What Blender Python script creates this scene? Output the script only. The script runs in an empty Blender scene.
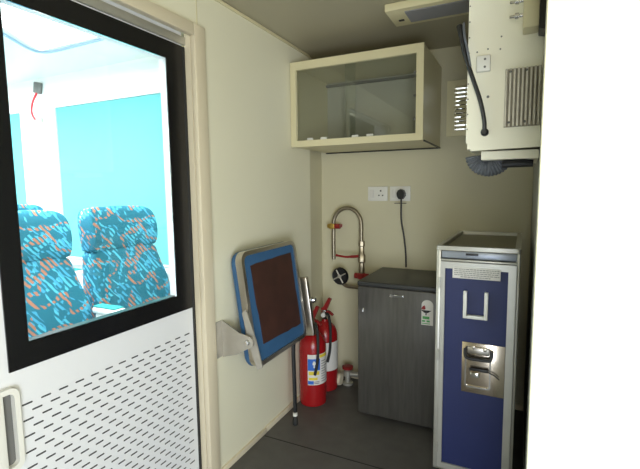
import bpy, bmesh, math, random
from mathutils import Vector, Matrix
random.seed(4)
C = bpy.context.scene.collection
PI = math.pi

# ------------------------------------------------------------------ camera
F_, YAW, PITCH, ROLL, EYE = 425.0, math.radians(25.6), math.radians(6.0), math.radians(0.56), 1.25
cam_d = bpy.data.cameras.new('camera'); cam = bpy.data.objects.new('camera', cam_d); C.objects.link(cam)
fw = Vector((-math.sin(YAW)*math.cos(PITCH), math.cos(YAW)*math.cos(PITCH), -math.sin(PITCH)))
rt = Vector((math.cos(YAW), math.sin(YAW), 0)); up = rt.cross(fw)
r2 = rt*math.cos(ROLL)-up*math.sin(ROLL); u2 = up*math.cos(ROLL)+rt*math.sin(ROLL)
m = Matrix((r2, u2, -fw)).transposed().to_4x4(); m.translation = Vector((0, 0, EYE))
cam.matrix_world = m
cam_d.sensor_width = 36; cam_d.lens = 36*F_/640; cam_d.clip_start = 0.02
bpy.context.scene.camera = cam

# ------------------------------------------------------------------ world, lights, exposure
sc = bpy.context.scene
sc.view_settings.view_transform = 'Standard'; sc.view_settings.look = 'None'
sc.view_settings.gamma = 1; sc.view_settings.use_curve_mapping = False
sc.view_settings.exposure = 0.28
w = bpy.data.worlds.new('world'); sc.world = w; w.use_nodes = True
bg = w.node_tree.nodes['Background']; bg.inputs[0].default_value = (0.86, 0.95, 1, 1); bg.inputs[1].default_value = 2.1

def area(name, loc, target, sx, sy, power, col):
    d = bpy.data.lights.new(name, 'AREA'); d.shape = 'RECTANGLE'; d.size = sx; d.size_y = sy
    d.energy = power; d.color = col
    o = bpy.data.objects.new(name, d); C.objects.link(o); o.location = loc
    o.rotation_euler = (Vector(target)-Vector(loc)).to_track_quat('-Z', 'Y').to_euler()
    return o
# daylight entering by the open entrance behind the photographer
area('daylight_entrance_low', (0.62, -0.66, 0.52), (0.42, 1.2, 0.5), 1.24, 0.85, 29, (0.90, 0.99, 1.15))
area('daylight_entrance_high', (0.62, -0.66, 1.42), (0.42, 1.2, 1.3), 1.24, 0.85, 17, (1.0, 0.93, 0.66))
# saloon ceiling lighting
area('saloon_light', (-3.0, 0.9, 2.24), (-3.0, 0.9, 0), 2.6, 1.6, 140, (0.93, 1.0, 1.0))
area('saloon_light_end', (-4.9, 1.2, 2.24), (-4.9, 1.2, 0), 1.4, 1.6, 90, (0.93, 1.0, 1.0))

# ------------------------------------------------------------------ materials
def mat(name, col, rough=0.5, metal=0.0, noise=0.0, nscale=20, stretch=None, bump=0.0, spec=0.5, emis=None, estr=0):
    M = bpy.data.materials.new(name); M.use_nodes = True
    nt = M.node_tree; b = nt.nodes['Principled BSDF']
    b.inputs['Base Color'].default_value = (*col, 1); b.inputs['Roughness'].default_value = rough
    b.inputs['Metallic'].default_value = metal; b.inputs['Specular IOR Level'].default_value = spec
    if emis:
        b.inputs['Emission Color'].default_value = (*emis, 1); b.inputs['Emission Strength'].default_value = estr
    if noise or bump:
        tc = nt.nodes.new('ShaderNodeTexCoord'); mp = nt.nodes.new('ShaderNodeMapping')
        n = nt.nodes.new('ShaderNodeTexNoise'); n.inputs['Scale'].default_value = nscale; n.inputs['Detail'].default_value = 4
        nt.links.new(tc.outputs['Object'], mp.inputs[0]); nt.links.new(mp.outputs[0], n.inputs['Vector'])
        if stretch: mp.inputs['Scale'].default_value = stretch
        if noise:
            mx = nt.nodes.new('ShaderNodeMix'); mx.data_type = 'RGBA'
            mx.inputs[6].default_value = (*[c*(1-noise) for c in col], 1)
            mx.inputs[7].default_value = (*[min(1, c*(1+noise)) for c in col], 1)
            nt.links.new(n.outputs[0], mx.inputs[0]); nt.links.new(mx.outputs[2], b.inputs['Base Color'])
        if bump:
            bp = nt.nodes.new('ShaderNodeBump'); bp.inputs['Strength'].default_value = bump; bp.inputs['Distance'].default_value = 0.002
            nt.links.new(n.outputs[0], bp.inputs['Height']); nt.links.new(bp.outputs[0], b.inputs['Normal'])
    return M

def glass(name, tint, refl, rough=0.02):
    M = bpy.data.materials.new(name); M.use_nodes = True; nt = M.node_tree
    nt.nodes.remove(nt.nodes['Principled BSDF']); out = nt.nodes['Material Output']
    t = nt.nodes.new('ShaderNodeBsdfTransparent'); t.inputs[0].default_value = (*tint, 1)
    g = nt.nodes.new('ShaderNodeBsdfGlossy'); g.inputs['Roughness'].default_value = rough
    fr = nt.nodes.new('ShaderNodeFresnel'); fr.inputs[0].default_value = 1.0+refl
    mx = nt.nodes.new('ShaderNodeMixShader')
    nt.links.new(fr.outputs[0], mx.inputs[0]); nt.links.new(t.outputs[0], mx.inputs[1]); nt.links.new(g.outputs[0], mx.inputs[2])
    nt.links.new(mx.outputs[0], out.inputs[0])
    return M

def fabric_blind():  #
    M = bpy.data.materials.new('teal blind'); M.use_nodes = True; nt = M.node_tree
    nt.nodes.remove(nt.nodes['Principled BSDF']); out = nt.nodes['Material Output']
    d = nt.nodes.new('ShaderNodeBsdfDiffuse'); d.inputs[0].default_value = (0.22, 0.62, 0.64, 1)
    t = nt.nodes.new('ShaderNodeBsdfTranslucent'); t.inputs[0].default_value = (0.22, 0.62, 0.64, 1)
    mx = nt.nodes.new('ShaderNodeMixShader'); mx.inputs[0].default_value = 0.4
    nt.links.new(d.outputs[0], mx.inputs[1]); nt.links.new(t.outputs[0], mx.inputs[2]); nt.links.new(mx.outputs[0], out.inputs[0])
    return M

def moquette():
    # teal seat cloth woven with hatched squiggles in orange and pale blue
    M = bpy.data.materials.new('seat cloth'); M.use_nodes = True; nt = M.node_tree; N = nt.nodes.new; L = nt.links.new
    b = nt.nodes['Principled BSDF']; b.inputs['Roughness'].default_value = 0.9; b.inputs['Specular IOR Level'].default_value = 0.15
    tc = N('ShaderNodeTexCoord')
    def band(scale, off, wdt):
        mp = N('ShaderNodeMapping'); mp.inputs['Location'].default_value = off; L(tc.outputs['Object'], mp.inputs[0])
        n = N('ShaderNodeTexNoise'); n.inputs['Scale'].default_value = scale; n.inputs['Detail'].default_value = 1
        L(mp.outputs[0], n.inputs['Vector'])
        s = N('ShaderNodeMath'); s.operation = 'SUBTRACT'; s.inputs[1].default_value = 0.5; L(n.outputs[0], s.inputs[0])
        a = N('ShaderNodeMath'); a.operation = 'ABSOLUTE'; L(s.outputs[0], a.inputs[0])
        lt = N('ShaderNodeMath'); lt.operation = 'LESS_THAN'; lt.inputs[1].default_value = wdt; L(a.outputs[0], lt.inputs[0])
        wv = N('ShaderNodeTexWave'); wv.bands_direction = 'DIAGONAL'; wv.inputs['Scale'].default_value = 19; wv.inputs['Distortion'].default_value = 1.5
        wv.inputs['Detail Scale'].default_value = 1.2
        L(mp.outputs[0], wv.inputs['Vector'])
        g = N('ShaderNodeMath'); g.operation = 'GREATER_THAN'; g.inputs[1].default_value = 0.45; L(wv.outputs['Fac'], g.inputs[0])
        mu = N('ShaderNodeMath'); mu.operation = 'MULTIPLY'; L(lt.outputs[0], mu.inputs[0]); L(g.outputs[0], mu.inputs[1])
        return mu.outputs[0]
    base = (0.022, 0.135, 0.20, 1)
    prev = None
    for sc_, off, wd, col in ((7, (0, 0, 0), 0.034, (0.08, 0.36, 0.50, 1)), (8, (3, 7, 1), 0.030, (0.06, 0.28, 0.45, 1)), (6.5, (9, 2, 5), 0.026, (0.36, 0.16, 0.11, 1))):
        mx = N('ShaderNodeMix'); mx.data_type = 'RGBA'; L(band(sc_, off, wd), mx.inputs[0])
        if prev is None: mx.inputs[6].default_value = base
        else: L(prev, mx.inputs[6])
        mx.inputs[7].default_value = col; prev = mx.outputs[2]
    L(prev, b.inputs['Base Color'])
    return M

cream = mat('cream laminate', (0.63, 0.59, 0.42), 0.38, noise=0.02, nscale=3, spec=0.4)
grey_bounce_cut = mat('bounce cutting grey', (0.30, 0.31, 0.29), 0.5)  # for the unseen wall behind the camera, greyed to cut bounced light
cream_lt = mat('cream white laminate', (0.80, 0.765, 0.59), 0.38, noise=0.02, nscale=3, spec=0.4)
cream_trim = mat('cream aluminium profile', (0.66, 0.60, 0.38), 0.35)
cream_case = mat('cream door casing', (0.70, 0.62, 0.46), 0.35)
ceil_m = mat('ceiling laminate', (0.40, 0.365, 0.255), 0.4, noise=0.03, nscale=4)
door_m = mat('white powder coated door', (0.78, 0.79, 0.82), 0.45, bump=0.15, nscale=260)
blackp = mat('black printed border', (0.006, 0.006, 0.007), 0.25)
black = mat('black plastic', (0.012, 0.012, 0.013), 0.4)
rubber = mat('black rubber', (0.02, 0.02, 0.02), 0.7)
grey_dk = mat('dark grey panel', (0.13, 0.13, 0.125), 0.5)
floor_m = mat('grey vinyl floor', (0.10, 0.096, 0.09), 0.5, noise=0.25, nscale=14, bump=0.2)
steel = mat('brushed stainless steel', (0.62, 0.58, 0.52), 0.32, 1.0, noise=0.1, nscale=30, stretch=(1, 1, 12))
dull = mat('dull steel plate', (0.50, 0.47, 0.41), 0.5, 0.55, noise=0.12, nscale=25)
chrome = mat('chrome', (0.8, 0.8, 0.8), 0.08, 1.0)
alu = mat('satin aluminium', (0.52, 0.51, 0.46), 0.38, 0.6, noise=0.06, nscale=25)
alu_top_refl = mat('aluminium top with painted reflection', (0.20, 0.18, 0.12), 0.45, 0.3, noise=0.1, nscale=10)  # khaki base colour paints in what the tray reflects
alu_draw = mat('blue grey drawer front', (0.33, 0.36, 0.42), 0.35, 0.5)
brass = mat('brass', (0.65, 0.45, 0.12), 0.3, 1.0)
navy = mat('navy blue panel', (0.010, 0.018, 0.095), 0.5, noise=0.08, nscale=6)
red = mat('red enamel', (0.33, 0.010, 0.012), 0.25)
red_m = mat('red paint', (0.28, 0.014, 0.014), 0.4)
blue_cl = mat('blue upholstery', (0.035, 0.115, 0.25), 0.65, noise=0.15, nscale=12, bump=0.2)
brown = mat('dark brown board', (0.055, 0.020, 0.014), 0.6, noise=0.5, nscale=9)
paper = mat('white label', (0.72, 0.70, 0.66), 0.5)
white_p = mat('white plastic', (0.78, 0.77, 0.72), 0.35)
yellow = mat('yellow print', (0.75, 0.6, 0.05), 0.5)
blue_pr = mat('blue print', (0.03, 0.14, 0.55), 0.5)
green_pr = mat('green print', (0.08, 0.35, 0.10), 0.5)
grey_pr = mat('grey print', (0.16, 0.16, 0.17), 0.5)
fridge_m = mat('brushed dark grey steel with painted reflections', (0.11, 0.105, 0.095), 0.34, 0.5, noise=0.35, nscale=7, stretch=(9, 1, 0.9))  # brushed grain; its vertical streaks also paint in reflections
fridge_top = mat('dark grey plastic', (0.035, 0.036, 0.036), 0.4)
hose_m = mat('grey mesh hose', (0.14, 0.15, 0.17), 0.5, 0.2, noise=0.4, nscale=90)
diffuser = mat('grey diffuser switched off', (0.22, 0.22, 0.24), 0.5)
sal_white = mat('saloon white panel', (0.82, 0.84, 0.83), 0.4)
sal_floor = mat('saloon floor', (0.25, 0.28, 0.30), 0.5, noise=0.1)
lamp_m = mat('lit lamp panel', (0.9, 0.9, 0.9), 0.4, emis=(0.95, 1, 1), estr=3)
teal_p = mat('teal pad', (0.02, 0.30, 0.30), 0.6)
blue_tr = mat('blue grey trim', (0.30, 0.42, 0.58), 0.4)
clipm = mat('white clip', (0.7, 0.7, 0.66), 0.4)
dirty = mat('heat sink alloy', (0.52, 0.49, 0.42), 0.4, 0.35, noise=0.25, nscale=40)
unit_m = mat('cream white painted sheet', (0.88, 0.85, 0.70), 0.4, noise=0.03, nscale=8)
door_glass = glass('door glass', (0.97, 1, 1), 0.35)
cab_glass = glass('cabinet glass', (0.93, 0.95, 0.94), 0.6, 0.03)
blind_m = fabric_blind(); cloth = moquette()

# ------------------------------------------------------------------ mesh helpers
def box(bm, x0, x1, y0, y1, z0, z1, bev=0.0, seg=2, M=None):
    vs = [bm.verts.new((x, y, z)) for x in (x0, x1) for y in (y0, y1) for z in (z0, z1)]
    q = [(0, 1, 3, 2), (4, 6, 7, 5), (0, 4, 5, 1), (2, 3, 7, 6), (0, 2, 6, 4), (1, 5, 7, 3)]
    fs = [bm.faces.new([vs[i] for i in f]) for f in q]
    allv = vs
    if bev > 0:
        es = list({e for f in fs for e in f.edges})
        r = bmesh.ops.bevel(bm, geom=es, offset=bev, segments=seg, affect='EDGES', profile=0.5)
        allv = list({v for f in r['faces'] for v in f.verts} | {v for v in vs if v.is_valid})
    if M is not None:
        for v in allv: v.co = M @ v.co
    return allv

def prism(bm, pts, axis, a, b, M=None):
    """polygon pts (2D) extruded along axis from a to b; axis 0:(y,z) 1:(x,z) 2:(x,y)"""
    def mk(p, t):
        v = Vector((t, p[0], p[1])) if axis == 0 else Vector((p[0], t, p[1])) if axis == 1 else Vector((p[0], p[1], t))
        return M @ v if M is not None else v
    A = [bm.verts.new(mk(p, a)) for p in pts]; B = [bm.verts.new(mk(p, b)) for p in pts]
    n = len(pts); bm.faces.new(A); bm.faces.new(B[::-1])
    for i in range(n):
        bm.faces.new((A[i], B[i], B[(i+1) % n], A[(i+1) % n]))

def tube(bm, pts, r, n=12, cap=True, M=None, flat=1.0):
    pts = [Vector(p) for p in pts]; rings = []
    rs = r if isinstance(r, (list, tuple)) else [r]*len(pts)
    nrm = None
    for i, p in enumerate(pts):
        t = (pts[min(i+1, len(pts)-1)]-pts[max(i-1, 0)]).normalized()
        if nrm is None:
            a = Vector((0, 0, 1)) if abs(t.z) < 0.9 else Vector((0, 1, 0))
            nrm = t.cross(a).normalized()
        else:
            nrm = (nrm - t*nrm.dot(t)).normalized()
        bi = t.cross(nrm)
        ring = []
        for k in range(n):
            c = p + (nrm*math.cos(2*PI*k/n) + bi*math.sin(2*PI*k/n)*flat)*rs[i]
            ring.append(bm.verts.new(M @ c if M is not None else c))
        rings.append(ring)
    for a, b in zip(rings, rings[1:]):
        for k in range(n): bm.faces.new((a[k], a[(k+1) % n], b[(k+1) % n], b[k]))
    if cap: bm.faces.new(rings[0][::-1]); bm.faces.new(rings[-1])

def spline(pts, k=6):
    P = [Vector(p) for p in pts]; out = []
    for i in range(len(P)-1):
        p0 = P[max(i-1, 0)]; p1 = P[i]; p2 = P[i+1]; p3 = P[min(i+2, len(P)-1)]
        for j in range(k):
            t = j/k
            out.append(0.5*((2*p1)+(p2-p0)*t+(2*p0-5*p1+4*p2-p3)*t*t+(3*p1-p0-3*p2+p3)*t**3))
    out.append(P[-1]); return out

def lathe(bm, prof, c, n=28, axis='z', a0=0, a1=2*PI, M=None):
    """prof list of (r, h)"""
    full = abs(a1-a0-2*PI) < 1e-6; rings = []; cnt = n if full else n+1
    for r, h in prof:
        ring = []
        for k in range(cnt):
            a = a0+(a1-a0)*k/n
            x, y = r*math.cos(a), r*math.sin(a)
            v = Vector((x, y, h)) if axis == 'z' else Vector((x, h, y)) if axis == 'y' else Vector((h, x, y))
            v += Vector(c); ring.append(bm.verts.new(M @ v if M is not None else v))
        rings.append(ring)
    for a, b in zip(rings, rings[1:]):
        for k in range(n if full else n):
            j = (k+1) % cnt
            bm.faces.new((a[k], a[j], b[j], b[k]))
    if full:
        if prof[0][0] > 1e-5: bm.faces.new(rings[0][::-1])
        if prof[-1][0] > 1e-5: bm.faces.new(rings[-1])
    return rings

def rrect(x0, x1, y0, y1, r, k=5):
    out = []
    for cx, cy, a in ((x1-r, y1-r, 0), (x0+r, y1-r, 90), (x0+r, y0+r, 180), (x1-r, y0+r, 270)):
        for i in range(k+1):
            t = math.radians(a+90*i/k); out.append((cx+r*math.cos(t), cy+r*math.sin(t)))
    return out

def ring_prism(bm, outer, inner, axis, a, b, M=None):
    def mk(p, t):
        v = Vector((t, p[0], p[1])) if axis == 0 else Vector((p[0], t, p[1])) if axis == 1 else Vector((p[0], p[1], t))
        return M @ v if M is not None else v
    n = len(outer); V = [[bm.verts.new(mk(p, t)) for p in L] for L in (outer, inner) for t in (a, b)]
    oa, ob, ia, ib = V
    for i in range(n):
        j = (i+1) % n
        bm.faces.new((oa[i], ob[i], ob[j], oa[j])); bm.faces.new((ia[i], ia[j], ib[j], ib[i]))
        bm.faces.new((oa[i], oa[j], ia[j], ia[i])); bm.faces.new((ob[i], ib[i], ib[j], ob[j]))

def obj(name, fill, m, parent=None, smooth=True):
    bm = bmesh.new(); fill(bm)
    bmesh.ops.recalc_face_normals(bm, faces=bm.faces)
    org = Vector((0, 0, 0)); p = parent
    while p: org += p.location; p = p.parent
    if parent is None:
        xs = [v.co for v in bm.verts]
        org = Vector(((min(v.x for v in xs)+max(v.x for v in xs))/2, (min(v.y for v in xs)+max(v.y for v in xs))/2, min(v.z for v in xs)))
    for v in bm.verts: v.co -= org
    me = bpy.data.meshes.new(name); bm.to_mesh(me); bm.free()
    o = bpy.data.objects.new(name, me); C.objects.link(o)
    if parent is None: o.location = org
    else: o.parent = parent
    me.materials.append(m)
    if smooth:
        for f in me.polygons: f.use_smooth = True
        try: me.set_sharp_from_angle(angle=math.radians(35))
        except Exception: pass
    return o

def thing(name, label, cat, loc=(0, 0, 0), group=None):
    o = bpy.data.objects.new(name, None); C.objects.link(o); o.location = loc; o.empty_display_size = 0.05
    o['label'] = label; o['category'] = cat
    if group: o['group'] = group
    return o
def tag(o, label, cat, group=None):
    o['label'] = label; o['category'] = cat
    if group: o['group'] = group
    return o
def struct(name, fill, m, **k):
    o = obj(name, fill, m, **k); o['kind'] = 'structure'; return o
def B(*boxes, bev=0.0, seg=2):
    def f(bm):
        for b in boxes: box(bm, *b, bev=bev, seg=seg)
    return f
def dup(root, loc, label=None):
    r = root.copy(); C.objects.link(r); r.location = loc
    if label: r['label'] = label
    for ch in list(root.children):
        c = ch.copy(); C.objects.link(c); c.parent = r
        for g in list(ch.children):
            d = g.copy(); C.objects.link(d); d.parent = c
    return r

XL, YB, ZC = -1.17, 2.55, 2.037
XR = 0.040
# ------------------------------------------------------------------ structure: vestibule
struct('floor', B((XL-0.04, 1.4, -0.7, YB, -0.05, 0.0)), floor_m)
struct('floor', B((-1.155, -0.02, 1.726, 1.731, 0.0, 0.0012)), rubber)          # seam
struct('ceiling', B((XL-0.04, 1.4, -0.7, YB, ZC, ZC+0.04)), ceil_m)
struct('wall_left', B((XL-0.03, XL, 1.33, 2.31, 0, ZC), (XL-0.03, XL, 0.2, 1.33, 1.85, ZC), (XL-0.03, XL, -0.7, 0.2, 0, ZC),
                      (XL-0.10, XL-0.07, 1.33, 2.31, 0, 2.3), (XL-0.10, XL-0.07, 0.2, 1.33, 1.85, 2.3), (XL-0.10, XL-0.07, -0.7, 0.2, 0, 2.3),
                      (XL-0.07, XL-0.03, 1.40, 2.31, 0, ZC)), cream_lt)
def strip(bm):
    prism(bm, [(XL-0.005, 2.312), (-1.206, YB), (-1.24, YB), (-1.24, 2.312)], 2, 0, ZC)
struct('trim_1', strip, cream)
struct('trim_2', B((XL-0.001, XL+0.002, 1.352, 1.356, 1.878, ZC-0.012)), cream_trim)
struct('trim_3', B((XL, XL+0.010, 1.38, 2.31, ZC-0.014, ZC-0.001), bev=0.003), cream_trim)
struct('baseboard_left', B((XL, XL+0.012, 1.402, 1.76, 0, 0.026), (XL, XL+0.010, 1.76, 2.31, 0, 0.030), bev=0.002), cream_case)
struct('baseboard_back', B((-1.2, XR-0.002, YB-0.008, YB, 0, 0.03)), cream_case)
gx0, gx1, gz0, gz1 = -0.370, -0.20, 1.578, 1.822
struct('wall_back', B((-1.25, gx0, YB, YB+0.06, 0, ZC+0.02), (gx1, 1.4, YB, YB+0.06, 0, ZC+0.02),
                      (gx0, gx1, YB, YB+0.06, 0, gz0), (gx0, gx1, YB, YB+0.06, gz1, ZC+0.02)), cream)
struct('wall_right', B((XR, XR+0.04, 0.892, YB, 0, ZC)), mat('dark grey laminate', (0.24, 0.24, 0.21), 0.5))
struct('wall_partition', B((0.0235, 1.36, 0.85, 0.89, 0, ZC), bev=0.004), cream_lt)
struct('wall_side', B((1.36, 1.4, -0.7, 0.85, 0, ZC)), cream_lt)
struct('wall_front', B((-1.2, 0.0, -0.76, -0.7, 0, ZC), (0.0, 1.4, -0.76, -0.7, 1.95, ZC)), grey_bounce_cut)
# door casing round the sliding door
def casing(bm):
    box(bm, XL, XL+0.024, 1.312, 1.374, 0, 1.882, bev=0.004)
    box(bm, XL, XL+0.024, 0.1, 1.311, 1.836, 1.882, bev=0.004)
    box(bm, XL-0.029, XL-0.001, 1.312, 1.329, 0, 1.849)
struct('trim_4', casing, cream_case)

# ------------------------------------------------------------------ structure: sliding door
DX = XL-0.032                                                       # outer face of the door
wy0, wy1, wz0, wz1 = 0.6634, 1.2119, 0.8443, 1.7347
d1 = struct('door_1', B((DX-0.028, DX, 0.25, wy0, 0.01, 1.86), (DX-0.028, DX, wy1, 1.30, 0.01, 1.86),
                        (DX-0.028, DX, wy0, wy1, 0.01, wz0), (DX-0.028, DX, wy0, wy1, wz1, 1.86)), door_m, smooth=False)
def bord(bm):
    ring_prism(bm, [(0.6111, 0.7807), (1.2961, 0.7807), (1.2961, 1.7994), (0.6111, 1.7994)], [(wy0, wz0), (wy1, wz0), (wy1, wz1), (wy0, wz1)], 0, DX+0.0005, DX+0.005)
obj('window_border', bord, blackp, d1, smooth=False)
obj('reveal_blackout', B((DX-0.028, DX+0.0004, wy0-0.0, wy0+0.004, wz0+0.004, wz1), (DX-0.028, DX+0.0004, wy0, wy1, wz0, wz0+0.004)), blackp, d1, smooth=False)  # black lining added to hide the lit white reveal at left and bottom
obj('window_pane', B((DX+0.0005, DX+0.0045, wy0+0.0005, wy1-0.0005, wz0+0.0005, wz1-0.0005)), door_glass, d1)
obj('header_rail', B((DX+0.001, DX+0.012, 0.25, 1.309, 1.804, 1.834), bev=0.002), alu, d1)
obj('gap_shade', B((DX-0.02, DX+0.006, 1.299, 1.3115, 0.01, 1.80), bev=0.003), rubber, d1)  # black strip painting the darkness of the gap between door and wall
def slots(bm):
    row = 0; z = 0.678
    while z > 0.06:
        off = 0 if row % 2 == 0 else 0.026
        y = 1.262-off
        while y > 0.62:
            if not (y < 0.648 and z > 0.50):
                pts = rrect(y-0.014, y+0.014, z-0.0024, z+0.0024, 0.0023, 3)
                prism(bm, pts, 0, DX, DX+0.0008)
            y -= 0.0510
        z -= 0.0228; row += 1
obj('ventilation_slots', slots, mat('dark slot', (0.05, 0.05, 0.055), 0.7), d1, smooth=False)
def pull(bm):
    ring_prism(bm, rrect(0.50, 0.624, 0.518, 0.744, 0.022), rrect(0.514, 0.611, 0.532, 0.730, 0.014), 0, DX+0.001, DX+0.018)
    box(bm, DX+0.001, DX+0.016, 0.555, 0.586, 0.532, 0.730, bev=0.003)
ph = obj('pull_handle', pull, white_p, d1)
obj('recess_shade', B((DX+0.0005, DX+0.002, 0.515, 0.610, 0.533, 0.729)), grey_dk, ph)  # dark grey plate painting the shade inside the pull

# ------------------------------------------------------------------ structure: passenger saloon beyond the door
SX0 = -6.2
struct('floor', B((SX0, XL-0.101, -0.7, YB+0.06, -0.05, 0)), sal_floor)
struct('ceiling', B((SX0, XL-0.07, -0.7, YB+0.06, 2.3, 2.34)), sal_white)
A0, A1, B0, B1, S0, S1 = -5.75, -4.43, -3.90, -2.545, 0.62, 2.02
struct('wall_saloon_window_side', B((SX0, A0, YB, YB+0.06, 0, 2.3), (A1, B0, YB, YB+0.06, 0, 2.3), (B1, -1.27, YB, YB+0.06, 0, 2.3),
    (A0, A1, YB, YB+0.06, 0, S0), (B0, B1, YB, YB+0.06, 0, S0), (A0, A1, YB, YB+0.06, S1, 2.3), (B0, B1, YB, YB+0.06, S1, 2.3)), sal_white)
struct('wall_saloon_far', B((SX0-0.05, SX0, -0.7, YB+0.06, 0, 2.3)), sal_white)
struct('wall_saloon_aisle_side', B((SX0, XL-0.1, -0.75, -0.7, 0, 2.3)), sal_white)
for i, (a, b) in enumerate(((A0, A1), (B0, B1))):
    def fr(bm, a=a, b=b):
        ring_prism(bm, rrect(a-0.0, b+0.0, S0, S1, 0.05), rrect(a+0.03, b-0.03, S0+0.03, S1-0.03, 0.04), 1, YB+0.03, YB+0.05)
        box(bm, a-0.02, b+0.02, YB-0.05, YB-0.001, S0-0.03, S0-0.005, bev=0.006)
    wn = struct('window_%d' % (i+1), fr, sal_white)
    obj('window_pane', B((a+0.03, b-0.03, YB+0.036, YB+0.042, S0+0.03, S1-0.03)), door_glass, wn)
for (a, b), lb in (((A0, A1), 'teal roller blind drawn down left of the saloon wall pillar'), ((B0, B1), 'wide teal roller blind drawn down behind the nearest saloon seats')):
    t = thing('roller_blind', lb, 'blind', ((a+b)/2, YB+0.01, S0), group=None)
    obj('blind_cloth', B((a+0.008, b-0.008, YB+0.009, YB+0.011, S0+0.03, S1-0.005)), blind_m, t)
    obj('bottom_bar', B((a+0.01, b-0.01, YB+0.003, YB+0.017, S0+0.012, S0+0.03), bev=0.003), sal_white, t)
# cove lamp in the saloon ceiling
cl = thing('ceiling_lamp', 'big lit white lamp panel with chamfered corner on the saloon ceiling', 'lamp', (-2.6, 1.4, 2.3))
octo = [(-3.67, 2.25), (-3.02, 1.62), (-3.02, 0.2), (-1.7, 0.2), (-1.7, 2.28), (-2.6, 2.28)]
obj('lamp_housing', lambda bm: prism(bm, octo, 2, 2.272, 2.2995), sal_white, cl, smooth=False)
inn = spline([(-2.86, 0.5, 2.266), (-2.9, 1.2, 2.266), (-3.02, 1.62, 2.266), (-3.2, 1.93, 2.266), (-3.2, 2.03, 2.266), (-3.08, 2.06, 2.266), (-2.63, 2.05, 2.266), (-1.9, 2.04, 2.266)], 8)
obj('lamp_rim', lambda bm: tube(bm, inn, 0.009, 8), blue_tr, cl)
obj('lamp_diffuser', lambda bm: prism(bm, [(-3.17, 2.0), (-2.92, 1.62), (-2.84, 0.4), (-1.85, 0.4), (-1.85, 2.0)], 2, 2.262, 2.2715), lamp_m, cl, smooth=False)
# emergency hammer on its red cord
eh = thing('emergency_hammer', 'dark square hammer plate with a red cord on the saloon wall pillar', 'hammer', (-4.1, YB, 2.2))
Mh = Matrix.Translation((-4.10, YB-0.012, 2.215)) @ Matrix.Rotation(math.radians(12), 4, 'Y')
obj('plate', lambda bm: box(bm, -0.055, 0.055, -0.012, 0.011, -0.05, 0.05, bev=0.008, M=Mh), grey_dk, eh)
obj('cord', lambda bm: tube(bm, spline([(-4.11, YB-0.02, 2.17), (-4.17, YB-0.03, 2.08), (-4.19, YB-0.03, 1.99), (-4.16, YB-0.02, 1.93)]), 0.009, 8), mat('red cord', (0.7, 0.02, 0.04), 0.5), eh)
def clip(bm):
    tube(bm, [(-4.17+0.028*math.cos(a), YB-0.02, 1.925+0.02*math.sin(a)) for a in [i*PI/6 for i in range(13)]], 0.004, 6, cap=False)
    lathe(bm, [(0.0, -0.03), (0.028, -0.028), (0.03, -0.001)], (-4.10, YB, 1.925), axis='y', n=16)
obj('clip', clip, alu, eh)

# ------------------------------------------------------------------ passenger seats
def loft(bm, secs, M=None):
    """secs: list of rings (equal length) of 3D points"""
    R = [[bm.verts.new(M @ Vector(p) if M is not None else Vector(p)) for p in s] for s in secs]
    n = len(R[0])
    for a, b in zip(R, R[1:]):
        for k in range(n): bm.faces.new((a[k], a[(k+1) % n], b[(k+1) % n], b[k]))
    bm.faces.new(R[0][::-1]); bm.faces.new(R[-1])

def make_seat():
    t = thing('passenger_seat', '', 'seat', (0, 0, 0), 'teal patterned passenger seats')
    def backsec(z, hw, xc, th, curl):
        # closed ring in plan: front face concave by curl (wings forward)
        pts = []
        K = 14
        for i in range(K+1):
            u = -1+2*i/K; pts.append((xc+th/2+curl*abs(u)**3, hw*u*(1 if abs(u) < 1 else 0.985), z))
        for i in range(K+1):
            u = 1-2*i/K; pts.append((xc-th/2+curl*0.55*abs(u)**3, hw*u*0.97, z))
        return pts
    def back(bm):
        loft(bm, [backsec(z, hw, xc, th, c) for z, hw, xc, th, c in (
            (0.40, 0.22, 0.10, 0.08, 0.02), (0.44, 0.28, 0.09, 0.12, 0.03), (0.55, 0.298, 0.065, 0.13, 0.04), (0.66, 0.292, 0.04, 0.13, 0.045),
            (0.76, 0.272, 0.01, 0.12, 0.045), (0.84, 0.252, -0.01, 0.11, 0.045), (0.925, 0.250, -0.025, 0.108, 0.050))])
    b = obj('backrest', back, cloth, t)
    def head(bm):
        loft(bm, [backsec(z, hw, xc, th, c) for z, hw, xc, th, c in (
            (0.89, 0.238, -0.02, 0.10, 0.045), (0.90, 0.247, -0.02, 0.118, 0.055), (0.96, 0.252, -0.025, 0.13, 0.075), (1.05, 0.258, -0.035, 0.125, 0.075),
            (1.115, 0.252, -0.04, 0.11, 0.06), (1.150, 0.225, -0.045, 0.08, 0.04), (1.160, 0.16, -0.045, 0.04, 0.015))])
    h = obj('headrest', head, cloth, t)
    def cush(bm): box(bm, 0.09, 0.56, -0.235, 0.235, 0.33, 0.46, bev=0.05, seg=4)
    c = obj('seat_cushion', cush, cloth, t)
    for o in (b, h, c):
        s = o.modifiers.new('smooth', 'SUBSURF'); s.levels = 1; s.render_levels = 2
    obj('seat_base', B((0.05, 0.5, -0.2, 0.2, 0.24, 0.325), (0.2, 0.34, -0.06, 0.06, 0.0, 0.24), bev=0.01), grey_dk, t)
    a = obj('armrest', B((0.16, 0.40, 0.275, 0.345, 0.575, 0.61), (0.17, 0.24, 0.285, 0.335, 0.36, 0.575), bev=0.012, seg=3), sal_white, t)
    obj('arm_pad', B((0.165, 0.34, 0.28, 0.34, 0.611, 0.618), bev=0.003), teal_p, a)
    return t
seat = make_seat()
seat.location = (-2.32, 1.265, 0)
seat['label'] = 'teal and orange patterned seat at left of the door window, nearest the glass'
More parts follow.
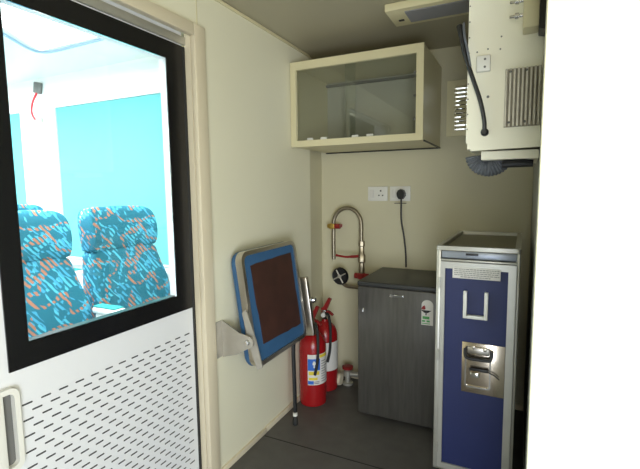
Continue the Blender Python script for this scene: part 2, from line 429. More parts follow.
dup(seat, (-2.34, 1.890, 0), 'teal and orange patterned seat right of the pair, in front of the wide blind')
dup(seat, (-3.62, 1.945, 0), 'teal patterned seat in the row behind, only its top showing')

# ------------------------------------------------------------------ wall cabinet
wc = thing('wall_cabinet', 'cream glass-fronted cabinet hung high in the back left corner', 'cabinet', (-0.81, 2.3, 1.48))
cx0, cx1, cy0, cy1, cz0, cz1 = XL+0.003, -0.447, 2.08, YB-0.002, 1.487, 1.93
T = 0.012
obj('carcass', B((cx0, cx1, cy0+0.02, cy1, cz0, cz0+T), (cx0, cx1, cy0+0.02, cy1, cz1-T, cz1), (cx0, cx0+T, cy0+0.02, cy1, cz0+T, cz1-T),
                 (cx1-T, cx1, cy0+0.02, cy1, cz0+T, cz1-T)), cream_trim, wc)
obj('back_panel', B((cx0+T, cx1-T, cy1-0.008, cy1-0.001, cz0+T, cz1-T)), mat('grey white laminate', (0.40, 0.39, 0.33), 0.4), wc)
obj('bottom_lip', B((cx0, cx1+0.003, cy1-0.012, cy1, cz0-0.007, cz0-0.0005), (cx1-0.004, cx1+0.003, cy0+0.03, cy1-0.0125, cz0-0.007, cz0-0.0005)), black, wc)
obj('front_frame', lambda bm: ring_prism(bm, [(cx0, cz0-0.004), (cx1, cz0-0.004), (cx1, cz1+0.002), (cx0, cz1+0.002)],
      [(cx0+0.033, cz0+0.03), (cx1-0.035, cz0+0.03), (cx1-0.035, cz1-0.04), (cx0+0.033, cz1-0.04)], 1, cy0, cy0+0.0195), cream_trim, wc, smooth=False)
px = [(cx0+0.02, -0.80, cy0+0.024), (-0.86, cx1-0.02, cy0+0.032)]
for a, b, y in px:
    g = obj('glass_pane', B((a, b, y, y+0.004, cz0+0.02, cz1-0.02)), cab_glass, wc)
for x in (-1.06, -0.98, -0.80, -0.72):
    obj('pane_clip', B((x-0.018, x+0.018, cy0+0.019, cy0+0.0235, cz0+0.028, cz0+0.044), bev=0.002), clipm, wc)
for z in (1.59, 1.70, 1.81):
    obj('shelf_screw', lambda bm, z=z: lathe(bm, [(0.0, -0.004), (0.006, -0.003), (0.007, 0.0)], (cx1-0.048, 2.108, z), n=10, axis='y'), grey_dk, wc)
obj('inner_rail', B((cx0+T, cx1-T, cy1-0.03, cy1-0.009, 1.893, 1.905)), grey_dk, wc)

# ------------------------------------------------------------------ ventilation grille
grille_m = mat('pale cream plastic', (0.82, 0.76, 0.50), 0.4)
vg = thing('vent_grille', 'cream ventilation grille with daylight between its slats on back wall', 'vent', (-0.29, YB, 1.55))
obj('grille_frame', lambda bm: ring_prism(bm, [(-0.413, 1.545), (-0.16, 1.545), (-0.16, 1.85), (-0.413, 1.85)], [(gx0, gz0), (gx1, gz0), (gx1, gz1), (gx0, gz1)], 1, YB-0.012, YB-0.0005), grille_m, vg, smooth=False)
def slat(bm):
    z = gz0+0.008
    while z < gz1-0.004:
        box(bm, gx0, gx1, YB+0.002, YB+0.010, z, z+0.0155); z += 0.0225
    for x in (gx0+0.055, gx0+0.085, gx0+0.115, gx0+0.145): box(bm, x, x+0.006, YB-0.002, YB+0.003, gz0, gz1)
obj('slats', slat, cream_trim, vg, smooth=False)
def fan(bm):
    lathe(bm, [(0.02, 0.02), (0.024, 0.045)], (-0.318, YB, 1.69), axis='y', n=16)
    for k in range(5):
        a = 2*PI*k/5+0.5; M = Matrix.Translation((-0.318, YB+0.032, 1.69)) @ Matrix.Rotation(a, 4, 'Y') @ Matrix.Rotation(0.4, 4, 'Z')
        prism(bm, [(0.015, -0.012), (0.07, -0.028), (0.078, 0.02), (0.015, 0.012)], 1, -0.001, 0.001, M=M)
obj('fan_blades', fan, black, vg)

# ------------------------------------------------------------------ sockets and fridge cord
def socket(x0, lb):
    t = thing('wall_socket', lb, 'socket', (x0+0.063, YB, 1.177), 'white switched sockets on the back wall')
    z0, z1 = 1.178, 1.267
    obj('cover_plate', B((x0, x0+0.126, YB-0.010, YB-0.0005, z0, z1), bev=0.003), white_p, t)
    obj('switch', B((x0+0.013, x0+0.040, YB-0.014, YB-0.0102, z0+0.02, z1-0.02), bev=0.002), paper, t)
    def holes(bm):
        for dx, dz, r in ((0.083, 0.062, 0.0055), (0.072, 0.034, 0.0045), (0.096, 0.034, 0.0045)):
            lathe(bm, [(r, -0.0112), (r, -0.0101)], (x0+dx, YB, z0+dz), axis='y', n=12)
    obj('pin_holes', holes, black, t)
    return t
socket(-0.882, 'white switched wall socket with empty pin holes, left one of the two')
socket(-0.741, 'white switched wall socket with the black plug in it')
pc = thing('power_plug', 'black three pin plug and cord running from the socket down behind the fridge', 'plug', (-0.68, YB-0.03, 1.2))
def plug(bm):
    prism(bm, [(-0.686, 1.205), (-0.689, 1.225), (-0.680, 1.243), (-0.665, 1.250), (-0.650, 1.243), (-0.641, 1.225), (-0.644, 1.205), (-0.655, 1.190), (-0.675, 1.190)], 1, YB-0.050, YB-0.0115)
obj('plug_body', plug, black, pc)
obj('cord', lambda bm: tube(bm, spline([(-0.665, YB-0.03, 1.20), (-0.664, YB-0.03, 1.15), (-0.663, YB-0.025, 1.06), (-0.647, YB-0.02, 0.96), (-0.638, YB-0.012, 0.86), (-0.635, YB-0.012, 0.775)]), 0.0055, 8), black, pc)
obj('cord_tie', B((-0.705, -0.633, YB-0.034, YB-0.026, 1.163, 1.167)), black, pc)

# ------------------------------------------------------------------ water pipe with tap
wp = thing('gooseneck_water_pipe', 'steel gooseneck pipe with red lever valve rising on back wall beside the fridge', 'pipe', (-0.9, 2.49, 0.6))
PY = 2.49
pipe_m = mat('tarnished steel', (0.30, 0.26, 0.19), 0.35, 0.8, noise=0.2, nscale=30)
arc = [(-1.096, PY, 0.803), (-1.096, PY, 1.03)] + [(-1.0015-0.0945*math.cos(a), PY, 1.03+0.105*math.sin(a)) for a in [PI*i/14 for i in range(1, 14)]] + [(-0.907, PY, 1.03), (-0.907, PY, 0.92)]
obj('gooseneck', lambda bm: tube(bm, arc, 0.0125, 14), pipe_m, wp)
obj('valve_body', lambda bm: lathe(bm, [(0.013, 0.93), (0.02, 0.928), (0.022, 0.90), (0.016, 0.895), (0.018, 0.85), (0.025, 0.84), (0.025, 0.80), (0.017, 0.79), (0.02, 0.75), (0.015, 0.70)], (-0.905, PY, 0), n=8), pipe_m, wp)
obj('valve_lever', lambda bm: tube(bm, spline([(-0.915, PY-0.03, 0.838), (-0.96, PY-0.04, 0.833), (-1.0, PY-0.042, 0.830), (-1.06, PY-0.042, 0.837)], 4), [0.009]*5+[0.007]*7+[0.009], 8), red_m, wp)
obj('pipe_union', lambda bm: (lathe(bm, [(0.02, 0.727), (0.03, 0.722), (0.03, 0.692), (0.02, 0.687)], (-0.905, PY, 0), n=6), lathe(bm, [(0.018, -0.045), (0.018, 0.045)], (-0.905, PY, 0.707), n=10, axis='x')), red_m, wp)
obj('downpipe', lambda bm: tube(bm, [(-0.905, PY, 0.68), (-0.905, PY, 0.40), (-0.905, PY, 0.06)], 0.013, 10), pipe_m, wp)
def clampf(bm):
    box(bm, -1.122, -1.084, PY-0.02, PY+0.02, 1.000, 1.035, bev=0.005); tube(bm, [(-1.136, PY, 1.017), (-1.122, PY, 1.017)], 0.014, 8)
pcl = obj('pipe_clamp', clampf, brass, wp)
obj('clamp_stem', lambda bm: (tube(bm, [(-1.084, PY, 1.017), (-1.05, PY, 1.017)], 0.016, 8), box(bm, -1.105, -1.06, PY+0.02, YB-0.001, 1.007, 1.027)), red_m, pcl)
pg = thing('stop_valve', 'black handwheel stop valve on bent side pipe left of the fridge', 'valve', (-1.046, 2.46, 0.69))
obj('handwheel', lambda bm: (lathe(bm, [(0.045, -0.045), (0.052, -0.05), (0.057, -0.04), (0.052, -0.03), (0.040, -0.022), (0.012, -0.018)], (-1.034, PY, 0.704), axis='y', n=20), ), black, pg)
def spokes(bm):
    for a in (0.5, 2.07, 3.64, 5.21):
        p = Vector((-1.034, PY-0.052, 0.704)); d = Vector((math.cos(a), 0, math.sin(a)))
        tube(bm, [p, p+d*0.046], 0.0045, 6)
    lathe(bm, [(0.0, -0.058), (0.012, -0.056), (0.012, -0.0505)], (-1.034, PY, 0.704), axis='y', n=12)
obj('spokes', spokes, dull, pg)
obj('side_pipe', lambda bm: tube(bm, spline([(-1.034, PY-0.02, 0.70), (-1.04, PY, 0.66), (-1.01, PY, 0.635), (-0.95, PY, 0.632), (-0.919, PY, 0.632)], 4), 0.012, 10), pipe_m, pg)
fv = thing('floor_valve', 'pipe valve with red handwheel and pale flange standing on the floor beside the fridge', 'valve', (-1.0, 2.46, 0))
obj('valve_body', lambda bm: (lathe(bm, [(0.035, 0), (0.035, 0.012), (0.018, 0.016), (0.018, 0.05), (0.026, 0.055), (0.026, 0.09), (0.015, 0.1)], (-0.985, 2.45, 0), n=16), tube(bm, [(-0.985, 2.45, 0.07), (-0.93, 2.455, 0.07), (-0.88, 2.46, 0.07)], 0.016, 10)), alu, fv)
obj('handwheel', lambda bm: lathe(bm, [(0.012, 0.10), (0.036, 0.104), (0.038, 0.118), (0.03, 0.122), (0.008, 0.122)], (-0.985, 2.45, 0), n=8), red_m, fv)
obj('pipe_flange', lambda bm: lathe(bm, [(0.012, -0.03), (0.034, -0.028), (0.04, -0.01), (0.034, 0.012), (0.012, 0.014)], (-1.02, 2.40, 0.045), axis='x', n=16), cream_case, fv)
obj('black_coupling', lambda bm: tube(bm, [(-1.035, 2.40, 0.045), (-1.075, 2.42, 0.032), (-1.09, 2.47, 0.026)], 0.02, 10), rubber, fv)

# ------------------------------------------------------------------ fridge
fr = thing('mini_fridge', 'small dark grey fridge with brushed door and energy label against the back wall', 'fridge', (-0.555, 2.3, 0))
fx0, fx1 = -0.785, -0.322
obj('body', B((fx0+0.004, fx1-0.004, 2.145, 2.538, 0.03, 0.739), bev=0.004), fridge_top, fr)
fd = obj('door', B((fx0, fx1, 2.10, 2.14, 0.028, 0.738), bev=0.006, seg=3), fridge_m, fr)
obj('top_panel', B((fx0-0.002, fx1+0.002, 2.095, 2.542, 0.7395, 0.765), bev=0.006, seg=3), fridge_top, fr)
for x in (fx0+0.04, fx1-0.04):
    for y in (2.17, 2.50):
        obj('foot', lambda bm, x=x, y=y: lathe(bm, [(0.018, 0.0), (0.018, 0.01), (0.01, 0.012), (0.01, 0.031)], (x, y, 0), n=12), black, fr)
obj('lock', lambda bm: (lathe(bm, [(0.0, -0.008), (0.006, -0.007), (0.009, -0.0005)], (fx0+0.033, 2.10, 0.614), axis='y', n=14), box(bm, fx0+0.029, fx0+0.037, 2.088, 2.092, 0.602, 0.614)), chrome, fd)
nb = obj('name_badge', B((-0.608, -0.538, 2.0965, 2.0998, 0.695, 0.708), bev=0.001), chrome, fd)
obj('badge_field', B((-0.605, -0.541, 2.0955, 2.0964, 0.6975, 0.7055)), grey_dk, nb)
obj('hinge', B((fx0-0.008, fx0-0.0005, 2.13, 2.15, 0.545, 0.575), bev=0.002), black, fd)
def el(bm):
    pts = [(-0.45, 0.552), (-0.392, 0.552), (-0.392, 0.655)] + [(-0.421+0.029*math.cos(a), 0.655+0.026*math.sin(a)) for a in [PI*i/10 for i in range(1, 10)]] + [(-0.45, 0.655)]
    prism(bm, pts, 1, 2.0988, 2.0997)
e = obj('energy_label', el, paper, fd)
e['label'] = 'white energy rating label with rounded top'; e.location = Vector(e.location)+Vector((0.006, 0, 0.017))
def fan_r(bm, a0, a1, r0=0.006, r1=0.023):
    K = 8; o = [(-0.421+r1*math.cos(a0+(a1-a0)*i/K), 0.648+r1*math.sin(a0+(a1-a0)*i/K)) for i in range(K+1)]
    n = [(-0.421+r0*math.cos(a1-(a1-a0)*i/K), 0.648+r0*math.sin(a1-(a1-a0)*i/K)) for i in range(K+1)]
    prism(bm, o+n, 1, 2.0980, 2.0987)
obj('rating_arc', lambda bm: fan_r(bm, PI*0.60, PI*1.0), red_m, e)
obj('rating_pointer', lambda bm: (prism(bm, [(-0.447, 0.645), (-0.395, 0.645), (-0.412, 0.632), (-0.43, 0.632)], 1, 2.0980, 2.0987), box(bm, -0.424, -0.418, 2.098, 2.0987, 0.62, 0.632)), black, e)
obj('rating_text', B((-0.438, -0.404, 2.0980, 2.0987, 0.600, 0.614), (-0.441, -0.425, 2.098, 2.0987, 0.585, 0.594), (-0.418, -0.402, 2.098, 2.0987, 0.585, 0.594), (-0.441, -0.401, 2.098, 2.0987, 0.575, 0.579)), green_pr, e)

# ------------------------------------------------------------------ galley trolley
gt = thing('galley_trolley', 'tall narrow service trolley with navy blue door and aluminium frame', 'trolley', (-0.149, 1.97, 0))
tx0, tx1, ty0, ty1 = -0.296, -0.003, 1.66, 2.29
obj('cabinet_body', B((tx0, tx0+0.015, ty0+0.02, ty1, 0.11, 1.005), (tx1-0.015, tx1, ty0+0.02, ty1, 0.11, 1.005), (tx0+0.015, tx1-0.015, ty1-0.015, ty1, 0.11, 1.005),
                      (tx0+0.015, tx1-0.015, ty0+0.03, ty1-0.015, 0.11, 0.125)), alu, gt)
def frm(bm):
    box(bm, tx0, tx0+0.016, ty0, ty0+0.02, 0.11, 1.0165, bev=0.003)
    box(bm, tx1-0.010, tx1, ty0, ty0+0.02, 0.11, 1.0165, bev=0.003)
    box(bm, tx0+0.0165, tx1-0.0105, ty0, ty0+0.02, 0.974, 0.982, bev=0.002)
    box(bm, tx0+0.0165, tx1-0.0105, ty0+0.002, ty0+0.02, 0.11, 0.135, bev=0.003)
obj('front_frame', frm, alu, gt)
obj('top_rim', lambda bm: ring_prism(bm, rrect(tx0-0.002, tx1+0.001, ty0-0.004, ty1+0.002, 0.012), rrect(tx0+0.016, tx1-0.018, ty0+0.014, ty1-0.02, 0.010), 2, 1.017, 1.032), alu, gt)
obj('top_tray', B((tx0+0.01, tx1-0.012, ty0+0.01, ty1-0.015, 1.006, 1.0165)), alu_top_refl, gt)
dr = obj('top_drawer', B((tx0+0.0175, tx1-0.0115, ty0+0.006, ty0+0.05, 0.985, 1.013), bev=0.004), alu_draw, gt)
obj('drawer_slot', B((-0.19, -0.145, ty0+0.004, ty0+0.0058, 0.999, 1.007), bev=0.0008), black, dr)
def dfr(bm):
    ring_prism(bm, [(tx0+0.017, 0.137), (tx1-0.011, 0.137), (tx1-0.011, 0.973), (tx0+0.017, 0.973)], [(-0.262, 0.157), (-0.040, 0.157), (-0.040, 0.948), (-0.262, 0.948)], 1, ty0-0.008, ty0+0.012)
dd = obj('door', dfr, alu, gt, smooth=False)
obj('door_panel', B((-0.2615, -0.0405, ty0-0.003, ty0+0.010, 0.1575, 0.9475)), navy, dd)
for z in (0.22, 0.60, 0.89):
    obj('hinge', lambda bm, z=z: tube(bm, [(tx0+0.0165, ty0-0.012, z-0.02), (tx0+0.0165, ty0-0.012, z+0.02)], 0.004, 8), alu, dd)
YP = ty0-0.003
pl_ = obj('notice_plate', B((-0.234, -0.066, YP-0.0075, YP-0.0005, 0.913, 0.955), bev=0.0008), paper, dd)
def txt(bm):
    rnd = random.Random(2)
    for r_ in range(5):
        z = 0.949-r_*0.0072; x = -0.228
        if r_ == 4: x = -0.205
        end = -0.072 if r_ < 4 else -0.10
        while x < end:
            wd = rnd.uniform(0.004, 0.013)
            box(bm, x, min(x+wd, end+0.002), YP-0.0080, YP-0.0076, z-0.0022, z+0.0012); x += wd+0.002
obj('notice_print', txt, mat('faded print', (0.30, 0.29, 0.27), 0.6), pl_, smooth=False)
def uh(bm):
    box(bm, -0.192, -0.179, YP-0.020, YP-0.0006, 0.764, 0.867, bev=0.002)
    box(bm, -0.118, -0.105, YP-0.020, YP-0.0006, 0.764, 0.867, bev=0.002)
    box(bm, -0.1789, -0.1181, YP-0.020, YP-0.0006, 0.764, 0.776, bev=0.002)
obj('card_holder', uh, white_p, dd)
lp = obj('latch_plate', B((-0.193, -0.041, YP-0.004, YP-0.0006, 0.470, 0.668), bev=0.001), mat('polished steel plate', (0.72, 0.62, 0.50), 0.22, 1.0, noise=0.25, nscale=18), dd)
YL = YP-0.004
lt_ = obj('latch_surround', lambda bm: ring_prism(bm, rrect(-0.182, -0.088, 0.492, 0.655, 0.012), rrect(-0.176, -0.094, 0.498, 0.649, 0.009), 1, YL-0.004, YL-0.0003), chrome, lp)
obj('latch_grip', lambda bm: tube(bm, spline([(-0.180, YL-0.012, 0.648), (-0.178, YL-0.018, 0.622), (-0.165, YL-0.02, 0.613), (-0.10, YL-0.02, 0.613), (-0.088, YL-0.018, 0.622), (-0.086, YL-0.012, 0.648)], 5), 0.0062, 10), black, lp)
obj('latch_head', lambda bm: (box(bm, -0.172, -0.094, YL-0.012, YL-0.0045, 0.628, 0.655, bev=0.004), lathe(bm, [(0.0, -0.018), (0.007, -0.016), (0.007, -0.0125)], (-0.15, YL, 0.655), axis='y', n=12),
                              lathe(bm, [(0.0, -0.018), (0.007, -0.016), (0.007, -0.0125)], (-0.11, YL, 0.65), axis='y', n=12)), steel, lp)
obj('latch_lever', lambda bm: (box(bm, -0.165, -0.095, YL-0.016, YL-0.010, 0.563, 0.575, bev=0.003), tube(bm, [(-0.10, YL-0.012, 0.568), (-0.075, YL-0.012, 0.558), (-0.058, YL-0.012, 0.545)], 0.0022, 6)), black, lp)
obj('latch_lock', B((-0.16, -0.128, YL-0.012, YL-0.0045, 0.536, 0.556), bev=0.003), chrome, lp)
for x in (tx0+0.04, tx1-0.04):
    for y in (ty0+0.07, ty1-0.07):
        wh = obj('castor', lambda bm, x=x, y=y: lathe(bm, [(0.01, -0.012), (0.045, -0.012), (0.048, -0.008), (0.048, 0.008), (0.045, 0.012), (0.01, 0.012)], (x, y, 0.048), axis='x', n=20), rubber, gt)
        obj('castor_fork', B((x-0.02, x-0.014, y-0.012, y+0.012, 0.045, 0.1095), (x+0.014, x+0.02, y-0.012, y+0.012, 0.045, 0.1095), (x-0.0139, x+0.0139, y-0.012, y+0.012, 0.099, 0.1095)), steel, wh)
obj('bumper', B((tx0-0.003, tx1+0.002, ty0-0.01, ty0-0.001, 0.095, 0.125), bev=0.003), rubber, gt)

# ------------------------------------------------------------------ folding jump seat
T1 = Vector((-1.088, 1.478, 0.985)); T2 = Vector((-1.080, 1.945, 0.990)); B1v = Vector((-1.020, 1.508, 0.476))
wx = (T2-T1).normalized(); hz = (T1-B1v); hz = (hz-wx*hz.dot(wx)).normalized(); nn = wx.cross(hz)   # nn -> +X side
W = (T2-T1).length; Hh = (T1-B1v).length
cen = T1+wx*W/2-hz*Hh/2
MS = Matrix((wx, nn, hz)).transposed().to_4x4(); MS.translation = cen        # local x: along width, y: outward, z: up
js = thing('folding_jump_seat', 'folded jump seat with steel rim, blue cloth and brown board on left wall', 'seat', (-1.1, 1.72, 0))
w2, h2 = W/2, Hh/2
def rr(a, c, r, k=5): return rrect(-a, a, -c, c, r, k)
obj('seat_rim', lambda bm: ring_prism(bm, rr(w2, h2, 0.045), rr(w2-0.019, h2-0.019, 0.030), 1, -0.034, 0.0, M=MS), steel, js)
def cushf(bm):
    loft(bm, [[MS @ Vector((x, y, z)) for x, z in rr(w2-i, h2-i, 0.045)] for y, i in ((-0.066, 0.02), (-0.062, 0.006), (-0.05, 0.0), (-0.0345, 0.0))])
obj('cushion', cushf, blue_cl, js)
obj('cloth_underside', lambda bm: prism(bm, rr(w2-0.0195, h2-0.0195, 0.029), 1, -0.030, -0.006, M=MS), blue_cl, js)
def brd(bm):
    rnd = random.Random(7); pts = []
    c = [(-0.155, -0.168), (0.185, -0.180), (0.180, 0.200), (-0.172, 0.190)]
    for i in range(4):
        a, b = Vector(c[i]), Vector(c[(i+1) % 4])
        for k in range(8):
            p = a.lerp(b, k/8); pts.append((p.x+rnd.uniform(-.003, .003), p.y+rnd.uniform(-.003, .003)))
    prism(bm, pts, 1, -0.0058, -0.003, M=MS)
obj('underside_board', brd, brown, js)
def brk(bm):
    pts = [(XL+0.004, 0.690), (-1.075, 0.645)] + [(-1.032+0.028*math.cos(a), 0.610+0.028*math.sin(a)) for a in [math.radians(d) for d in (60, 30, 0, -30, -60, -90)]] + [(-1.09, 0.548), (XL+0.004, 0.525)]
    prism(bm, pts, 1, 1.436, 1.441)
    box(bm, XL+0.0005, XL+0.0035, 1.40, 1.4355, 0.53, 0.69)
obj('hinge_bracket', brk, dull, js, smooth=False)
obj('pivot_bolt', lambda bm: lathe(bm, [(0.0, -0.008), (0.009, -0.006), (0.013, 0.0), (0.013, 0.03)], (-1.032, 1.434, 0.610), axis='y', n=16), chrome, js)
def arm(bm):
    M = Matrix.Translation((-1.022, 1.463, 0.592)) @ Matrix.Rotation(math.radians(-16), 4, 'Y')
    prism(bm, [(-0.014, 0.145), (0.010, 0.155), (0.020, 0.02), (0.018, -0.10), (-0.012, -0.11), (-0.020, 0.0)], 1, -0.003, 0.003, M=M)
obj('side_arm', arm, dull, js, smooth=False)
def arm2(bm):
    M = Matrix.Translation((-1.040, 1.992, 0.62)) @ Matrix.Rotation(math.radians(-8), 4, 'Y')
    box(bm, -0.036, 0.030, -0.014, 0.014, -0.155, 0.165, bev=0.006, seg=3, M=M)
obj('steel_arm', arm2, steel, js)
obj('lock_knob', lambda bm: (lathe(bm, [(0.0, 0.052), (0.012, 0.049), (0.019, 0.038), (0.018, 0.026), (0.007, 0.021), (0.007, 0.0)], (-1.033, 1.99, 0.665), axis='x', n=16)), chrome, js)
obj('support_strut', lambda bm: tube(bm, spline([(-1.065, 1.945, 0.475), (-1.085, 1.93, 0.44), (-1.085, 1.92, 0.38), (-1.07, 1.90, 0.2), (-1.062, 1.888, 0.07)], 5), 0.011, 10), black, js)
obj('strut_foot', lambda bm: (lathe(bm, [(0.013, 0.0), (0.015, 0.004), (0.013, 0.03), (0.010, 0.05)], (-1.061, 1.886, 0), n=14)), rubber, js)
obj('strut_ferrule', lambda bm: (lathe(bm, [(0.0125, 0.0505), (0.0125, 0.068)], (-1.061, 1.886, 0), n=14)), white_p, js)

# ------------------------------------------------------------------ fire extinguishers
def make_ext():
    t = thing('fire_extinguisher', '', 'fire extinguisher', (0, 0, 0), 'red fire extinguishers on the floor')
    R = 0.079
    cyl = obj('cylinder', lambda bm: lathe(bm, [(R-0.012, 0.0), (R-0.002, 0.004), (R, 0.018), (R, 0.345), (R-0.004, 0.372), (R-0.016, 0.398), (R-0.036, 0.418), (0.022, 0.432), (0.018, 0.445)], (0, 0, 0), n=36), red, t)
    def patch(bm, a0, a1, z0, z1, off):
        K = 12; r0, r1 = R+0.0004+off, R+0.001+off
        V = []
        for i in range(K+1):
            a = math.radians(a0+(a1-a0)*i/K); c, s = math.cos(a), math.sin(a)
            V.append([bm.verts.new((r*c, r*s, z)) for r, z in ((r0, z0), (r1, z0), (r1, z1), (r0, z1))])
        for p, q in zip(V, V[1:]):
            for k in range(4): bm.faces.new((p[k], p[(k+1) % 4], q[(k+1) % 4], q[k]))
        bm.faces.new(V[0][::-1]); bm.faces.new(V[-1])
    lb = obj('paper_label', lambda bm: patch(bm, -85, 25, 0.135, 0.315, 0), paper, cyl)
    obj('blue_print', lambda bm: patch(bm, -84, -32, 0.222, 0.29, 0.0008), blue_pr, lb)
    obj('yellow_print', lambda bm: patch(bm, -80, -36, 0.195, 0.216, 0.0008), yellow, lb)
    obj('yellow_print', lambda bm: patch(bm, -80, -44, 0.165, 0.180, 0.0008), yellow, lb)
    obj('yellow_print', lambda bm: patch(bm, -34, 10, 0.294, 0.312, 0.0008), yellow, lb)
    obj('blue_print', lambda bm: patch(bm, -84, -60, 0.14, 0.16, 0.0008), blue_pr, lb)
    def lines(bm):
        for k in range(9): patch(bm, -26, 18-(k % 3)*8, 0.15+k*0.015, 0.154+k*0.015, 0.0008)
        for k in range(2): patch(bm, -58, -36, 0.143+k*0.009, 0.147+k*0.009, 0.0008)
    obj('grey_print', lines, grey_pr, lb)
    def drop(bm):
        patch(bm, -60, -55, 0.238, 0.256, 0.0014); patch(bm, -64, -51, 0.2555, 0.270, 0.0014); patch(bm, -61, -54, 0.2695, 0.277, 0.0014)
    obj('white_emblem', drop, white_p, lb)
    obj('valve', lambda bm: lathe(bm, [(0.018, 0.446), (0.02, 0.455), (0.014, 0.46), (0.014, 0.49), (0.02, 0.495), (0.02, 0.505), (0.0, 0.508)], (0, 0, 0), n=16), chrome, t)
    def handle(bm):
        prism(bm, [(-0.02, 0.487), (0.03, 0.487), (0.055, 0.470), (0.060, 0.478), (0.03, 0.500), (-0.02, 0.500)], 1, -0.009, 0.009)
        prism(bm, [(-0.02, 0.501), (0.012, 0.501), (0.045, 0.575), (0.028, 0.583), (-0.005, 0.525), (-0.022, 0.512)], 1, -0.009, 0.009)
    obj('squeeze_handle', handle, red_m, t)
    obj('gauge', lambda bm: lathe(bm, [(0.0, -0.032), (0.014, -0.031), (0.015, -0.02), (0.005, -0.018), (0.005, -0.012)], (0, 0, 0.475), axis='y', n=14), white_p, t)
    obj('hose', lambda bm: tube(bm, spline([(0.01, -0.01, 0.475), (0.035, -0.03, 0.485), (0.060, -0.055, 0.44), (0.066, -0.062, 0.36), (0.062, -0.066, 0.27), (0.05, -0.074, 0.20)], 6), 0.0085, 10), rubber, t)
    return t
ex = make_ext()
ex.location = (-1.088, 2.155, 0)
ex['label'] = 'front red fire extinguisher, its top behind the jump seat steel arm'
e2 = dup(ex, (-1.100, 2.355, 0), 'rear red fire extinguisher in the corner with its red handle raised')

# ------------------------------------------------------------------ ceiling light over the corner
lf = thing('ceiling_light', 'cream rectangular ceiling light with grey diffuser, switched off', 'lamp', (-0.38, 1.94, 2.0))
obj('housing', B((-0.568, -0.185, 1.845, 2.035, 2.004, 2.036), bev=0.004), cream_trim, lf)
obj('diffuser', B((-0.488, -0.225, 1.874, 1.996, 1.999, 2.0035)), diffuser, lf)
obj('switch', B((-0.535, -0.512, 1.955, 1.968, 2.000, 2.0035)), black, lf)

# ------------------------------------------------------------------ equipment unit hung from the ceiling on the right
eu = thing('equipment_unit', 'cream white equipment box with heat sink hung from the ceiling on the right', 'equipment box', (-0.07, 1.55, 1.37))
ux0, ux1, uy0 = -0.168, 0.036, 1.40
obj('housing', B((ux0+0.004, ux1-0.001, uy0+0.003, 1.80, 1.370, ZC-0.002)), unit_m, eu)
def front(bm):
    prism(bm, [(ux0, 1.388), (ux0+0.012, 1.385), (ux0+0.014, 1.364), (ux1, 1.368), (ux1, ZC-0.003), (ux0, ZC-0.003)], 1, uy0-0.002, uy0+0.0025)
obj('front_sheet', front, unit_m, eu, smooth=False)
for k in range(12):
    obj('screw_hole', lambda bm, k=k: lathe(bm, [(0.0022, -0.0028), (0.0022, -0.0021)], (ux0+0.003, uy0, 1.43+k*0.045), axis='y', n=8), grey_dk, eu)
for x, z, r_ in ((-0.108, 1.522, 0.0042), (-0.142, 1.655, 0.0025), (-0.112, 1.66, 0.0025), (-0.076, 1.69, 0.0025), (-0.078, 1.655, 0.0025)):
    obj('screw_hole', lambda bm, x=x, z=z, r_=r_: lathe(bm, [(r_, -0.0028), (r_, -0.0021)], (x, uy0, z), axis='y', n=8), grey_dk, eu)

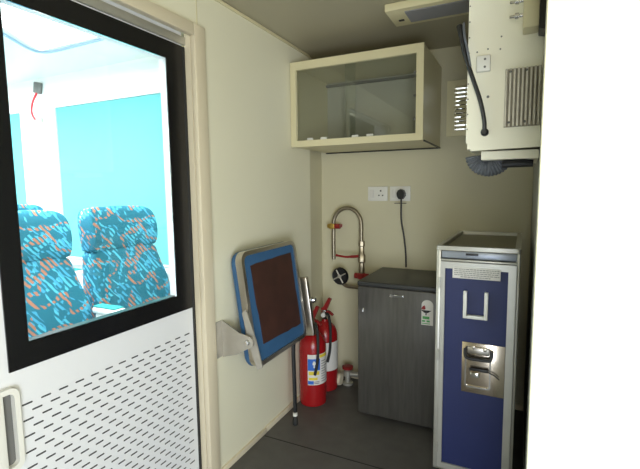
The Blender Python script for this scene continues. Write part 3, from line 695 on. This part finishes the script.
obj('lower_box', B((-0.125, ux1-0.001, uy0+0.03, 1.75, 1.338, 1.3635)), unit_m, eu)
obj('terminal_block', B((-0.142, -0.103, uy0-0.018, uy0-0.0025, 1.594, 1.640), bev=0.003), white_p, eu)
obj('terminal_screws', lambda bm: [lathe(bm, [(0.0035, -0.0195), (0.0035, -0.0185)], (-0.118, uy0, z), axis='y', n=8) for z in (1.606, 1.628)], grey_dk, eu)
def hs(bm):
    for k in range(9):
        x = -0.061+k*0.0108; box(bm, x, x+0.0050, uy0-0.020, uy0-0.006, 1.430, 1.592)
hb = obj('heat_sink', B((-0.062, 0.031, uy0-0.0058, uy0-0.0025, 1.428, 1.594)), mat('sink base with gap shade', (0.34, 0.31, 0.24), 0.6, 0.2, noise=0.4, nscale=30), eu)  # darker base colour paints the shade in the gaps between fins
obj('cooling_fins', hs, dirty, hb, smooth=False)
for x in (-0.048, -0.006):
    for z in (1.440, 1.583):
        obj('screw', lambda bm, x=x, z=z: lathe(bm, [(0.0, -0.023), (0.0035, -0.022), (0.0035, -0.0205)], (x, uy0, z), axis='y', n=8), grey_dk, eu)
jb = obj('junction_box', B((-0.020, 0.020, 1.335, uy0-0.0025, 1.684, 1.90), bev=0.003), cream_trim, eu)
obj('box_side', lambda bm: prism(bm, [(0.0205, 1.676), (0.036, 1.672), (0.036, 1.90), (0.0205, 1.90)], 1, 1.33, uy0-0.0025), black, jb)
for z in (1.728, 1.767):
    obj('cable_gland', lambda bm, z=z: (lathe(bm, [(0.004, -0.035), (0.005, -0.03), (0.005, -0.022), (0.009, -0.021), (0.009, -0.012), (0.006, -0.011), (0.006, -0.0005)], (-0.020, 1.365, z), axis='x', n=12)), chrome, jb)
bc = obj('black_cable', lambda bm: tube(bm, spline([(-0.193, 1.385, 1.735), (-0.185, 1.38, 1.70), (-0.172, 1.378, 1.64), (-0.150, 1.378, 1.575), (-0.128, 1.38, 1.51), (-0.116, 1.384, 1.455), (-0.114, 1.388, 1.425)], 6), [0.009]*6+[0.0075]*6+[0.0062]*24+[0.0062], 10), black, eu)
obj('grey_conductor', lambda bm: tube(bm, spline([(-0.180, 1.378, 1.738), (-0.176, 1.37, 1.70), (-0.165, 1.372, 1.65), (-0.158, 1.376, 1.61)], 5), 0.0035, 8), hose_m, bc)
obj('grommet', lambda bm: lathe(bm, [(0.006, -0.016), (0.011, -0.012), (0.012, -0.0025)], (-0.114, uy0, 1.418), axis='y', n=14), black, eu)
def duct(bm):
    n = 60; pts = []; rs = []
    for i in range(n+1):
        a = PI*1.02+PI*0.95*i/n
        pts.append((-0.108+0.045*math.cos(a), 1.52, 1.358+0.040*math.sin(a))); rs.append(0.029+0.0018*math.sin(i*1.9))
    tube(bm, pts, rs, 16)
obj('mesh_duct', duct, hose_m, eu)
def cpl(bm):
    for y, z in ((1.47, 1.325), (1.52, 1.332)):
        tube(bm, [(-0.066, y, z), (-0.03, y, z+0.002), (0.022, y, z)], [0.012, 0.014, 0.011], 10)
obj('pipe_coupling', cpl, black, eu)
